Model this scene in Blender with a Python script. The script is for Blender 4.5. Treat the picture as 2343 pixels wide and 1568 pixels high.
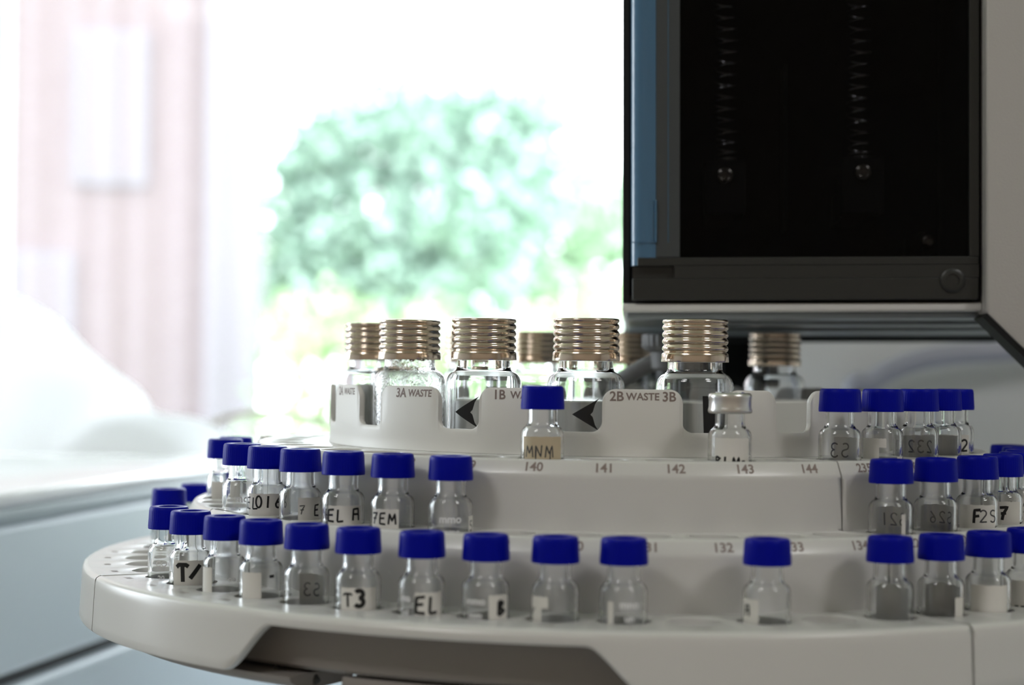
import bpy, bmesh, math, random
from math import sin, cos, pi, radians
from mathutils import Vector, Matrix

random.seed(7)
for o in list(bpy.data.objects):
    bpy.data.objects.remove(o, do_unlink=True)
SC = bpy.context.scene
COL = SC.collection
E = 1.400            # eye height in metres; heights of the instrument are given in mm below it
M = 0.001

# ------------------------------------------------------------------ camera, world, lights, exposure
cam_d = bpy.data.cameras.new('camera')
cam = bpy.data.objects.new('camera', cam_d); COL.objects.link(cam)
cam.location = (-0.0345, -0.5534, E)
cam.rotation_euler = (Matrix.Rotation(radians(90), 4, 'X') @ Matrix.Rotation(-0.0115 * -1, 4, 'Z')).to_euler()
cam_d.sensor_width = 36.0
cam_d.lens = 3900 / 2343 * 36
cam_d.shift_y = 71 / 2343
cam_d.clip_start = 0.02; cam_d.clip_end = 200
cam_d.dof.use_dof = True
cam_d.dof.focus_distance = 0.480
cam_d.dof.aperture_fstop = cam_d.lens / 6.3
SC.camera = cam

world = bpy.data.worlds.new('overcast_sky'); SC.world = world
world.use_nodes = True
wn = world.node_tree; wn.nodes.clear()
wo = wn.nodes.new('ShaderNodeOutputWorld'); wb = wn.nodes.new('ShaderNodeBackground')
wb.inputs[0].default_value = (0.86, 0.93, 1.0, 1); wb.inputs[1].default_value = 5.8
wn.links.new(wb.outputs[0], wo.inputs[0])

def area(name, loc, rot, sx, sy, power, color, portal=False):
    l = bpy.data.lights.new(name, 'AREA'); l.shape = 'RECTANGLE'; l.size = sx; l.size_y = sy
    l.energy = power; l.color = color
    o = bpy.data.objects.new(name, l); o.location = loc; o.rotation_euler = rot; COL.objects.link(o)
    if portal: l.cycles.is_portal = True
    return o
# daylight sampling through the window opening (a portal adds no light of its own)
area('window_portal', (-0.3, 2.16, 1.83), (radians(-90), 0, 0), 3.7, 1.5, 1, (1, 1, 1), True)
area('added_window_portal', (-2.56, 1.30, 1.85), (0, radians(-90), 0), 1.5, 1.2, 1, (1, 1, 1), True)  # portal of the added, unseen side window
LAMP_POWER = 5.7
LAMPS = ((-1.15, -1.25), (1.15, -1.25))
SC.view_settings.view_transform = 'Standard'
SC.view_settings.look = 'None'
SC.view_settings.gamma = 1.0
SC.view_settings.exposure = 0.95
try:
    SC.view_settings.use_curve_mapping = False
except Exception:
    pass
cy = SC.cycles
cy.max_bounces = 16; cy.transmission_bounces = 14; cy.glossy_bounces = 6; cy.diffuse_bounces = 4
cy.transparent_max_bounces = 16
cy.sample_clamp_indirect = 6.0
cy.caustics_reflective = False
try:
    cy.use_denoising = True
except Exception:
    pass

# ------------------------------------------------------------------ materials
def principled(name, col, rough=0.5, metal=0.0, trans=0.0, ior=1.5, bump=None, spec=None, var=0.0, coat=0.0):
    m = bpy.data.materials.new(name); m.use_nodes = True
    nt = m.node_tree; b = nt.nodes['Principled BSDF']
    b.inputs['Base Color'].default_value = (*col, 1)
    b.inputs['Roughness'].default_value = rough
    b.inputs['Metallic'].default_value = metal
    b.inputs['IOR'].default_value = ior
    b.inputs['Transmission Weight'].default_value = trans
    if spec is not None: b.inputs['Specular IOR Level'].default_value = spec
    if coat: b.inputs['Coat Weight'].default_value = coat
    if bump or var:
        tc = nt.nodes.new('ShaderNodeTexCoord'); nz = nt.nodes.new('ShaderNodeTexNoise')
        nz.inputs['Scale'].default_value = bump[0] if bump else 40
        nz.inputs['Detail'].default_value = 3
        nt.links.new(tc.outputs['Object'], nz.inputs['Vector'])
        if bump:
            bp = nt.nodes.new('ShaderNodeBump'); bp.inputs['Strength'].default_value = bump[1]
            bp.inputs['Distance'].default_value = bump[2]
            nt.links.new(nz.outputs['Fac'], bp.inputs['Height']); nt.links.new(bp.outputs[0], b.inputs['Normal'])
        if var:
            mx = nt.nodes.new('ShaderNodeMix'); mx.data_type = 'RGBA'
            mx.inputs[6].default_value = (*[c * (1 - var) for c in col], 1)
            mx.inputs[7].default_value = (*[min(1, c * (1 + var)) for c in col], 1)
            nt.links.new(nz.outputs['Fac'], mx.inputs[0]); nt.links.new(mx.outputs[2], b.inputs['Base Color'])
    return m

def see_through(name, tint, gloss=0.06, rough=0.02, translucent=None):
    """thin sheet: part of the light passes straight through, a little is mirrored"""
    m = bpy.data.materials.new(name); m.use_nodes = True
    nt = m.node_tree; nt.nodes.clear()
    out = nt.nodes.new('ShaderNodeOutputMaterial')
    t = nt.nodes.new('ShaderNodeBsdfTransparent'); t.inputs[0].default_value = (*tint, 1)
    g = nt.nodes.new('ShaderNodeBsdfGlossy'); g.inputs['Roughness'].default_value = rough
    mx = nt.nodes.new('ShaderNodeMixShader')
    fr = nt.nodes.new('ShaderNodeFresnel'); fr.inputs['IOR'].default_value = 1.45
    mt = nt.nodes.new('ShaderNodeMath'); mt.operation = 'MULTIPLY'; mt.inputs[1].default_value = gloss / 0.04
    nt.links.new(fr.outputs[0], mt.inputs[0]); nt.links.new(mt.outputs[0], mx.inputs[0])
    nt.links.new(t.outputs[0], mx.inputs[1]); nt.links.new(g.outputs[0], mx.inputs[2])
    nt.links.new(mx.outputs[0], out.inputs[0])
    return m

def sheer(name, col, open_=0.5, trl=0.6):
    m = bpy.data.materials.new(name); m.use_nodes = True
    nt = m.node_tree; nt.nodes.clear()
    out = nt.nodes.new('ShaderNodeOutputMaterial')
    t = nt.nodes.new('ShaderNodeBsdfTransparent')
    d = nt.nodes.new('ShaderNodeBsdfDiffuse'); d.inputs[0].default_value = (*col, 1)
    tl = nt.nodes.new('ShaderNodeBsdfTranslucent'); tl.inputs[0].default_value = (*col, 1)
    a = nt.nodes.new('ShaderNodeMixShader'); a.inputs[0].default_value = trl
    b = nt.nodes.new('ShaderNodeMixShader'); b.inputs[0].default_value = 1 - open_
    nt.links.new(d.outputs[0], a.inputs[1]); nt.links.new(tl.outputs[0], a.inputs[2])
    nt.links.new(t.outputs[0], b.inputs[1]); nt.links.new(a.outputs[0], b.inputs[2])
    nt.links.new(b.outputs[0], out.inputs[0])
    return m

MT = {}
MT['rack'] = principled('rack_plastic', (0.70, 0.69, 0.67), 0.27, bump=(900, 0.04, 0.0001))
MT['hub'] = principled('turret_plastic', (0.74, 0.725, 0.69), 0.4, bump=(900, 0.08, 0.0002))
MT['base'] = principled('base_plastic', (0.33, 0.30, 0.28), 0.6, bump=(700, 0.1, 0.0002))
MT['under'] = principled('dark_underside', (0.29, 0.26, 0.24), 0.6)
MT['seam'] = principled('dark_gap', (0.05, 0.05, 0.05), 0.8)
MT['blue'] = principled('blue_cap_plastic', (0.0004, 0.004, 0.34), 0.40, spec=0.10, var=0.15)
MT['septum'] = principled('septum_rubber', (0.05, 0.09, 0.30), 0.6)
MT['glass'] = principled('clear_glass', (0.985, 0.995, 1), 0.0, trans=1.0, ior=1.47)
MT['wetglass'] = principled('misted_glass', (1, 1, 1), 0.0, trans=1.0, ior=1.47, bump=(900, 0.5, 0.00025))
MT['paper'] = principled('label_paper', (0.80, 0.78, 0.74), 0.7, var=0.06)
MT['oldpaper'] = principled('stained_label_paper', (0.62, 0.52, 0.36), 0.7, var=0.3)
MT['ink'] = principled('black_marker_ink', (0.008, 0.008, 0.009), 0.5)
MT['pencil'] = principled('grey_pen_ink', (0.07, 0.07, 0.075), 0.6)
MT['etch'] = principled('etched_print', (0.95, 0.95, 0.97), 0.6)
MT['print'] = principled('printed_grey_brown', (0.27, 0.21, 0.19), 0.6)
MT['tinted'] = principled('steel_warm_reflection_tint', (0.72, 0.60, 0.49), 0.17, metal=1.0, bump=(220, 0.1, 0.0003))  # steel bottle caps; warm room reflections are tinted into the metal colour
MT['alu'] = principled('crimp_aluminium', (0.80, 0.78, 0.76), 0.30, metal=1.0)
MT['steel'] = principled('polished_steel', (0.8, 0.8, 0.8), 0.2, metal=1.0)
MT['spring'] = principled('spring_wire', (0.75, 0.75, 0.78), 0.25, metal=1.0)
MT['blackp'] = principled('black_door_plastic', (0.022, 0.023, 0.022), 0.38, bump=(1500, 0.15, 0.0001))
MT['gunmetal'] = principled('dark_grey_frame', (0.055, 0.062, 0.068), 0.42, bump=(1200, 0.3, 0.0002))
MT['lightpipe'] = principled('blue_black_gloss', (0.06, 0.16, 0.28), 0.22, coat=0.4, bump=(500, 0.2, 0.0003))
MT['cavity'] = principled('matt_black', (0.012, 0.012, 0.013), 0.8)
MT['smoked'] = see_through('smoked_glass', (0.27, 0.27, 0.28), 0.010, 0.03)
MT['white'] = principled('instrument_white', (0.72, 0.715, 0.70), 0.4, bump=(1200, 0.2, 0.0002))
MT['armp'] = principled('arm_panel_grey', (0.52, 0.50, 0.48), 0.5, bump=(1500, 0.35, 0.0002))
MT['nut'] = principled('grey_moulded_plastic', (0.11, 0.11, 0.115), 0.5)
MT['brass'] = principled('dark_brass', (0.25, 0.2, 0.13), 0.35, metal=1.0)
MT['column'] = principled('black_column', (0.012, 0.013, 0.014), 0.7)
MT['bluegrey'] = principled('blue_grey_enamel', (0.62, 0.70, 0.76), 0.35, bump=(900, 0.1, 0.0002))
MT['lid'] = principled('white_enamel_lid', (0.93, 0.94, 0.97), 0.22, coat=.5)
MT['edge'] = principled('grey_lid_edge', (0.44, 0.51, 0.55), 0.4)
MT['cover'] = sheer('white_translucent_cover', (0.98, 0.98, 0.99), 0.0, 0.8)
MT['housing'] = principled('housing_white', (0.74, 0.75, 0.76), 0.35)
MT['cable'] = principled('pale_beige_hose', (0.52, 0.46, 0.38), 0.5)
MT['tube'] = principled('lavender_grey_hose', (0.42, 0.43, 0.52), 0.3)
MT['wall'] = principled('painted_wall', (0.55, 0.54, 0.53), 0.8, var=0.04)
MT['warmwall'] = principled('warm_tan_wall', (0.40, 0.33, 0.27), 0.75, var=0.1)
MT['ceiling'] = principled('ceiling_white', (0.80, 0.78, 0.75), 0.9)
MT['floor'] = principled('vinyl_floor', (0.30, 0.26, 0.22), 0.5, var=0.15)
MT['bench'] = principled('bench_laminate', (0.55, 0.54, 0.52), 0.4, var=0.05)
MT['frame'] = principled('window_frame_white', (0.82, 0.82, 0.84), 0.4)
MT['render'] = principled('pale_render', (0.24, 0.215, 0.23), 0.9, var=0.05)
MT['farpane'] = principled('dull_window_panes', (0.22, 0.18, 0.185), 0.6)
MT['undergrey'] = principled('underside_grey', (0.30, 0.33, 0.35), 0.3)
MT['pane'] = see_through('window_glass', (0.97, 0.98, 0.97), 0.04, 0.0)
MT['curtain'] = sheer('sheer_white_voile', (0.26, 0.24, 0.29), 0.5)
MT['leafa'] = principled('pale_green_leaves', (0.33, 0.46, 0.31), 0.7, var=0.25)
MT['leafb'] = principled('yellow_green_leaves', (0.30, 0.41, 0.21), 0.7, var=0.25)
MT['leafc'] = principled('blue_green_leaves', (0.32, 0.45, 0.37), 0.7, var=0.25)
MT['bark'] = principled('bark', (0.22, 0.17, 0.13), 0.9, var=0.3)
MT['lawn'] = principled('lawn_green', (0.15, 0.24, 0.09), 0.9, var=0.3)

def brick_mat():
    m = bpy.data.materials.new('brick_facade'); m.use_nodes = True
    nt = m.node_tree; b = nt.nodes['Principled BSDF']; b.inputs['Roughness'].default_value = 0.85
    tc = nt.nodes.new('ShaderNodeTexCoord'); mp = nt.nodes.new('ShaderNodeMapping')
    mp.inputs['Rotation'].default_value = (radians(90), 0, 0)
    br = nt.nodes.new('ShaderNodeTexBrick'); br.inputs['Scale'].default_value = 4.0
    br.inputs['Color1'].default_value = (0.23, 0.17, 0.165, 1); br.inputs['Color2'].default_value = (0.21, 0.15, 0.145, 1)
    br.inputs['Mortar'].default_value = (0.21, 0.18, 0.18, 1)
    nt.links.new(tc.outputs['Object'], mp.inputs[0]); nt.links.new(mp.outputs[0], br.inputs['Vector'])
    nt.links.new(br.outputs[0], b.inputs['Base Color'])
    return m
MT['brick'] = brick_mat()

# ------------------------------------------------------------------ helpers
def mesh_obj(name, bm, mat, parent=None, smooth=True, autosmooth=35):
    bmesh.ops.remove_doubles(bm, verts=bm.verts, dist=1e-7)
    if smooth:
        lim = radians(autosmooth)
        for f in bm.faces: f.smooth = True
        for e in bm.edges:
            if len(e.link_faces) == 2:
                try:
                    if e.calc_face_angle() > lim: e.smooth = False
                except ValueError:
                    pass
    me = bpy.data.meshes.new(name); bm.to_mesh(me); bm.free()
    mats = mat if isinstance(mat, (list, tuple)) else [mat]
    for k in mats: me.materials.append(k)
    return link(name, me, parent)

def link(name, me, parent=None):
    o = bpy.data.objects.new(name, me); COL.objects.link(o)
    if parent: o.parent = parent
    return o

def empty(name, loc, label=None, cat=None, group=None, rot=(0, 0, 0)):
    o = bpy.data.objects.new(name, None); COL.objects.link(o)
    o.empty_display_size = 0.01
    o.location = loc; o.rotation_euler = rot
    tag(o, label, cat, group)
    return o

def tag(o, label=None, cat=None, group=None, kind=None):
    if label: o['label'] = label
    if cat: o['category'] = cat
    if group: o['group'] = group
    if kind: o['kind'] = kind
    return o

def lathe(bm, prof, n=48, a0=0.0, a1=2 * pi, mod=None, loc=(0, 0, 0), closed=False, mat=0):
    """spin (r, z) points in mm about z; the angle is measured from -Y towards +X. A point with r=0 is a pole."""
    full = abs(a1 - a0 - 2 * pi) < 1e-6
    cols = n if full else n + 1
    rings = []
    for (r, z) in prof:
        if r < 1e-6:
            v = bm.verts.new((loc[0], loc[1], loc[2] + z * M)); rings.append([v] * cols); continue
        ring = []
        for i in range(cols):
            a = a0 + (a1 - a0) * i / n
            rr = r * (mod(i, z, r) if mod else 1.0)
            ring.append(bm.verts.new((loc[0] + rr * sin(a) * M, loc[1] - rr * cos(a) * M, loc[2] + z * M)))
        rings.append(ring)
    k = len(rings)
    for j in range(k if closed else k - 1):
        A, B = rings[j], rings[(j + 1) % k]
        for i in range(n):
            i2 = (i + 1) % cols if full else i + 1
            vs = [A[i], A[i2], B[i2], B[i]]
            u = []
            for v in vs:
                if v not in u: u.append(v)
            if len(u) >= 3:
                try: bm.faces.new(u).material_index = mat
                except ValueError: pass
    return rings

def box(bm, x0, x1, y0, y1, z0, z1, s=1.0, bevel=0.0, seg=2, mat=0):
    vs = [bm.verts.new((x * s, y * s, z * s)) for z in (z0, z1) for y in (y0, y1) for x in (x0, x1)]
    fs = [(0, 2, 3, 1), (4, 5, 7, 6), (0, 1, 5, 4), (2, 6, 7, 3), (0, 4, 6, 2), (1, 3, 7, 5)]
    F = [bm.faces.new([vs[i] for i in f]) for f in fs]
    for f in F: f.material_index = mat
    if bevel > 0:
        es = list({e for f in F for e in f.edges})
        bmesh.ops.bevel(bm, geom=es, offset=bevel * s, segments=seg, profile=0.5, affect='EDGES')

def prism(bm, pts, y0, y1, s=M, bevel=0.0, seg=2):
    """extrude an outline of (x, z) points along y"""
    a = [bm.verts.new((x * s, y0 * s, z * s)) for x, z in pts]
    b = [bm.verts.new((x * s, y1 * s, z * s)) for x, z in pts]
    n = len(pts); F = [bm.faces.new(a), bm.faces.new(list(reversed(b)))]
    for i in range(n):
        F.append(bm.faces.new([a[i], b[i], b[(i + 1) % n], a[(i + 1) % n]]))
    if bevel > 0:
        es = list({e for f in F[:2] for e in f.edges})
        bmesh.ops.bevel(bm, geom=es, offset=bevel * s, segments=seg, profile=0.5, affect='EDGES')
    bmesh.ops.recalc_face_normals(bm, faces=bm.faces)

def tube(bm, pts, r, n=10, caps=True):
    """round tube through points (metres); r a number or a list"""
    pts = [Vector(p) for p in pts]; rings = []
    up = Vector((0, 0, 1)); prev = None
    for i, p in enumerate(pts):
        d = (pts[min(i + 1, len(pts) - 1)] - pts[max(i - 1, 0)]).normalized()
        if prev is None:
            a = d.cross(up)
            if a.length < 1e-4: a = d.cross(Vector((1, 0, 0)))
        else:
            a = prev - d * prev.dot(d)
        a.normalize(); prev = a; b = d.cross(a)
        rr = r[i] if isinstance(r, (list, tuple)) else r
        rings.append([bm.verts.new(p + (a * cos(2 * pi * k / n) + b * sin(2 * pi * k / n)) * rr) for k in range(n)])
    for A, B in zip(rings, rings[1:]):
        for k in range(n): bm.faces.new([A[k], A[(k + 1) % n], B[(k + 1) % n], B[k]])
    if caps:
        bm.faces.new(list(reversed(rings[0]))); bm.faces.new(rings[-1])

def spline(pts, per=8):
    out = []; P = [Vector(p) for p in pts]
    P = [P[0] * 2 - P[1]] + P + [P[-1] * 2 - P[-2]]
    for i in range(1, len(P) - 2):
        for k in range(per):
            t = k / per
            out.append(0.5 * ((2 * P[i]) + (P[i + 1] - P[i - 1]) * t + (2 * P[i - 1] - 5 * P[i] + 4 * P[i + 1] - P[i + 2]) * t * t
                              + (3 * P[i] - P[i - 1] - 3 * P[i + 1] + P[i + 2]) * t ** 3))
    out.append(P[-2]); return out

_text_cache = {}
def text_bm(s, size, shear=0.0):
    """mesh of a printed word, centred, in mm, in the xz plane"""
    key = (s, size, shear)
    if key not in _text_cache:
        cu = bpy.data.curves.new('t', 'FONT'); cu.body = s; cu.size = size; cu.shear = shear
        cu.align_x = 'CENTER'; cu.align_y = 'CENTER'; cu.offset = size * 0.022; cu.resolution_u = 3
        o = bpy.data.objects.new('t', cu); COL.objects.link(o)
        dg = bpy.context.evaluated_depsgraph_get()
        me = bpy.data.meshes.new_from_object(o.evaluated_get(dg))
        _text_cache[key] = ([tuple(v.co) for v in me.vertices], [tuple(p.vertices) for p in me.polygons])
        bpy.data.objects.remove(o, do_unlink=True); bpy.data.curves.remove(cu); bpy.data.meshes.remove(me)
    return _text_cache[key]

def wrap_text(bm, s, size, th, r0, h0, r1=None, h1=None, lift=0.06, shear=0.0):
    """lay a word on a cone/cylinder band about the z axis: centre at angle th, between (r0, h0) top and (r1, h1) bottom; z = -h"""
    V, F = text_bm(s, size, shear)
    if r1 is None: r1, h1 = r0, h0 + 1
    L = math.hypot(r1 - r0, h1 - h0); mr, mh = (r0 + r1) / 2, (h0 + h1) / 2
    vs = []
    for (x, y, z) in V:
        t = -y / L
        r = mr + (r1 - r0) * t + lift; h = mh + (h1 - h0) * t
        a = th + x / mr
        vs.append(bm.verts.new((r * sin(a) * M, -r * cos(a) * M, -h * M)))
    for f in F:
        try: bm.faces.new([vs[i] for i in f])
        except ValueError: pass

# ------------------------------------------------------------------ hand lettering: strokes on a unit box
def arc(cx, cy, rx, ry, a0, a1, n=10):
    return [(cx + rx * cos(radians(a0 + (a1 - a0) * i / n)), cy + ry * sin(radians(a0 + (a1 - a0) * i / n))) for i in range(n + 1)]
G = {
 'E': [[(.6, 1), (.1, .95), (.05, .5), (.05, .05), (.6, 0)], [(.08, .52), (.5, .55)]],
 'L': [[(.1, 1), (.05, .1), (.1, 0), (.55, .05)]],
 'A': [[(.05, 0), (.1, .9), (.55, .95), (.6, 0)], [(.1, .5), (.55, .5)]],
 'D': [[(.12, .95), (.08, .05)], [(.12, .95), (.5, .8), (.6, .4), (.35, .05), (.08, .05)]],
 'O': [arc(.32, .5, .28, .48, 60, 420, 16)],
 '0': [arc(.32, .5, .25, .48, 60, 420, 16)],
 '1': [[(.3, 1), (.25, 0)]],
 'I': [[(.3, 1), (.25, 0)]],
 '6': [[(.55, 1), (.25, .6), (.1, .3)] + arc(.33, .25, .22, .24, 170, 520, 12)],
 'T': [[(0, .85), (.15, 1), (.6, 1), (.75, .9)], [(.38, 1), (.42, 0)]],
 '3': [arc(.3, .75, .25, .23, 150, -90, 10) + arc(.3, .26, .28, .26, 90, -150, 10)],
 'S': [arc(.33, .75, .25, .22, 40, 270, 10) + arc(.33, .27, .27, .25, 90, -150, 10)],
 '2': [arc(.3, .72, .25, .25, 160, -30, 10) + [(.05, .02), (.6, .05)]],
 '5': [[(.55, 1), (.15, .97), (.12, .58)] + arc(.28, .3, .27, .28, 100, -140, 10)],
 '7': [[(.02, .95), (.6, 1), (.3, .5), (.2, 0)], [(.1, .5), (.5, .52)]],
 'F': [[(.55, 1), (.1, .97), (.05, 0)], [(.08, .5), (.45, .55)]],
 'M': [[(.02, 0), (.12, .95), (.35, .3), (.6, .95), (.68, 0)]],
 'B': [[(.1, 1), (.08, 0)], [(.1, 1), (.5, .85), (.1, .52), (.6, .3), (.08, 0)]],
 'N': [[(.05, 0), (.08, .95), (.5, .05), (.58, 1)]],
 'n': [[(.05, 0), (.08, .6), (.3, .62), (.45, .45), (.45, 0)]],
 'a': [arc(.25, .28, .2, .28, 20, 380, 12), [(.48, .58), (.5, 0)]],
 '/': [[(.6, 1), (0, .2)]],
 '.': [[(.2, .05), (.25, 0)]],
 '-': [[(.05, .55), (.6, .6)]],
 '#': [arc(.3, .5, .1, .3, 0, 360, 8), arc(.3, .5, .2, .4, 0, 360, 8), [(.1, .9), (.5, .1)], [(.1, .1), (.5, .9)]],
 ' ': [],
}
def ink_word(bm, word, size, w, R, ztop, phi, pitch=0.85, wob=0.0, flip=False):
    """handwriting on a cylinder of radius R mm; ztop mm; phi centre angle from -Y"""
    n = len(word); tot = n * pitch * size
    for k, ch in enumerate(word):
        for st in G.get(ch, []):
            pts = []
            for (x, y) in st:
                X = -tot / 2 + k * pitch * size + x * size
                pts.append((-X if flip else X, ztop - size + y * size + wob * sin(k * 2.1)))
            dense = []
            for a, b in zip(pts, pts[1:]):
                m = max(1, int(math.hypot(b[0] - a[0], b[1] - a[1]) / 0.35))
                dense += [(a[0] + (b[0] - a[0]) * t / m, a[1] + (b[1] - a[1]) * t / m) for t in range(m)]
            dense.append(pts[-1])
            L, Rr = [], []
            for i, p in enumerate(dense):
                q0 = dense[max(0, i - 1)]; q1 = dense[min(len(dense) - 1, i + 1)]
                dx, dy = q1[0] - q0[0], q1[1] - q0[1]; l = math.hypot(dx, dy) or 1
                nx, ny = -dy / l * w / 2, dx / l * w / 2
                for lst, sg in ((L, 1), (Rr, -1)):
                    X = p[0] + sg * nx; Z = p[1] + sg * ny
                    lst.append(bm.verts.new((R * sin(phi + X / R) * M, -R * cos(phi + X / R) * M, Z * M)))
            for i in range(len(dense) - 1):
                try: bm.faces.new([L[i], L[i + 1], Rr[i + 1], Rr[i]])
                except ValueError: pass

def patch(bm, R, phi, width, z0, z1, n=12, ragged=0.0):
    """paper label curved round a vial"""
    cols = []
    for i in range(n + 1):
        a = phi + (-0.5 + i / n) * width / R
        zt = z1 + ragged * sin(i * 1.7)
        cols.append([bm.verts.new((R * sin(a) * M, -R * cos(a) * M, z * M)) for z in (z0, zt)])
    for a, b in zip(cols, cols[1:]):
        bm.faces.new([a[0], b[0], b[1], a[1]])

# ------------------------------------------------------------------ the room
def struct(o): o['kind'] = 'structure'; return o
RX0, RX1, RY0, RY1, RH = -2.6, 2.6, -2.3, 2.2, 2.8
WX0, WX1, WZ0, WZ1 = -2.2, 1.6, 1.10, 2.6
bm = bmesh.new(); box(bm, RX0 - .2, RX1 + .2, RY0 - .2, RY1 + .25, -.2, 0); struct(mesh_obj('floor', bm, MT['floor'], smooth=False))
bm = bmesh.new(); box(bm, RX0 - .2, RX1 + .2, RY0 - .2, RY1 + .25, RH, RH + .2); struct(mesh_obj('ceiling', bm, MT['ceiling'], smooth=False))
bm = bmesh.new(); box(bm, RX0 - .2, RX0, RY0 - .2, RY1 + .25, 0, 1.1); box(bm, RX0 - .2, RX0, RY0 - .2, RY1 + .25, 2.6, RH)
box(bm, RX0 - .2, RX0, RY0 - .2, .7, 1.1, 2.6); box(bm, RX0 - .2, RX0, 1.9, RY1 + .25, 1.1, 2.6)
struct(mesh_obj('wall_left', bm, MT['wall'], smooth=False))
w2 = empty('added_side_window', (RX0 - .1, 1.3, 1.1)); struct(w2)  # unseen window, added for side light on the cabinet and glass
bm = bmesh.new()
for y in (-.57, 0, .57): box(bm, -.03, .03, y - .03, y + .03, 0, 1.5, bevel=.006)
box(bm, -.03, .03, -.6, .6, 0, .05); box(bm, -.03, .03, -.6, .6, 1.45, 1.5)
struct(mesh_obj('window_frame', bm, MT['frame'], w2, smooth=False))
bm = bmesh.new()
for a, b in ((-.54, -.03), (.03, .54)): bm.faces.new([bm.verts.new(p) for p in ((0, a, .05), (0, b, .05), (0, b, 1.45), (0, a, 1.45))])
struct(mesh_obj('window_pane', bm, MT['pane'], w2, smooth=False))
bm = bmesh.new(); box(bm, RX1, RX1 + .2, RY0 - .2, RY1 + .25, 0, RH); struct(mesh_obj('wall_right', bm, MT['wall'], smooth=False))
bm = bmesh.new(); box(bm, RX0, RX1, RY0 - .2, RY0, 0, RH); struct(mesh_obj('wall_back', bm, MT['warmwall'], smooth=False))
bm = bmesh.new()
box(bm, RX0, RX1, RY1, RY1 + .25, 0, WZ0); box(bm, RX0, RX1, RY1, RY1 + .25, WZ1, RH)
box(bm, RX0, WX0, RY1, RY1 + .25, WZ0, WZ1); box(bm, WX1, RX1, RY1, RY1 + .25, WZ0, WZ1)
struct(mesh_obj('wall_front', bm, MT['wall'], smooth=False))
win = empty('window_1', (0, RY1 + .1, WZ0)); struct(win)
bm = bmesh.new()
H = WZ1 - WZ0
for x in (WX0 + .03, -.915, .75, WX1 - .03): box(bm, x - .03, x + .03, -.035, .035, 0, H, bevel=.006)
box(bm, WX0, WX1, -.03, .03, 0, .05); box(bm, WX0, WX1, -.03, .03, H - .05, H)
struct(mesh_obj('window_frame', bm, MT['frame'], win, smooth=False))
bm = bmesh.new()
for a, b in ((WX0 + .05, -.94), (-.89, .73), (.77, WX1 - .05)):
    vs = [bm.verts.new(p) for p in ((a, 0, .04), (b, 0, .04), (b, 0, H - .04), (a, 0, H - .04))]; bm.faces.new(vs)
struct(mesh_obj('window_pane', bm, MT['pane'], win, smooth=False))
bm = bmesh.new(); box(bm, WX0 - .05, WX1 + .05, -.16, -.05, -.03, 0.0, bevel=.005)
struct(mesh_obj('window_sill', bm, MT['frame'], win, smooth=False))

# ceiling lamps with their own light
for i, (x, y) in enumerate(LAMPS):
    side = ('left', 'right')[i]
    lp = empty('ceiling_lamp', (x, y, RH), 'recessed ceiling light panel on the %s, behind the viewer' % side, 'lamp', 'ceiling light panels')
    bm = bmesh.new()
    box(bm, -.27, .27, -.23, -.215, -.05, 0); box(bm, -.27, .27, .215, .23, -.05, 0)
    box(bm, -.27, -.255, -.23, .23, -.05, 0); box(bm, .255, .27, -.23, .23, -.05, 0); box(bm, -.27, .27, -.23, .23, -.012, 0)
    mesh_obj('lamp_housing', bm, MT['frame'], lp, smooth=False)
    a = area('lamp_light', (0, 0, -.03), (0, 0, 0), .50, .42, LAMP_POWER, (1.0, 0.985, 0.975)); a.parent = lp

# ------------------------------------------------------------------ outdoors
bm = bmesh.new(); box(bm, -40, 40, 2.6, 70, -1.7, -1.6); g = mesh_obj('ground', bm, MT['lawn'], smooth=False); struct(g)
bld = empty('brick_building', (-6.158, 13.42, -1.6), 'pale red brick building behind the sheer curtain', 'building', rot=(0, 0, radians(8.6)))
bm = bmesh.new(); box(bm, -4.4, 3.55, 0, 3, 0, 9.0); mesh_obj('facade', bm, MT['brick'], bld, smooth=False)
bm = bmesh.new(); box(bm, 3.55, 4.03, -.12, 3, 0, 9.0); mesh_obj('corner_pilaster', bm, MT['render'], bld, smooth=False)
for (x, z, w, h) in ((2.0, 3.6, .9, .75), (2.75, 5.2, .6, 1.3), (1.1, 5.4, .6, 1.2), (-.6, 3.4, .8, 1.3), (-.6, 5.6, .8, 1.2), (2.3, 1.2, .9, 1.2)):
    bm = bmesh.new(); box(bm, x - w / 2, x + w / 2, -.06, 0.0, z - h / 2, z + h / 2)
    wf = mesh_obj('window', bm, MT['render'], bld, smooth=False)
    bm = bmesh.new(); box(bm, x - w / 2 + .08, x - .03, -.07, -.055, z - h / 2 + .08, z + h / 2 - .08); box(bm, x + .03, x + w / 2 - .08, -.07, -.055, z - h / 2 + .08, z + h / 2 - .08)
    mesh_obj('pane', bm, MT['farpane'], wf, smooth=False)
bm = bmesh.new(); box(bm, -4.6, 4.1, -.2, 3.2, 9.0, 9.2); mesh_obj('roof', bm, MT['housing'], bld, smooth=False)

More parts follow.
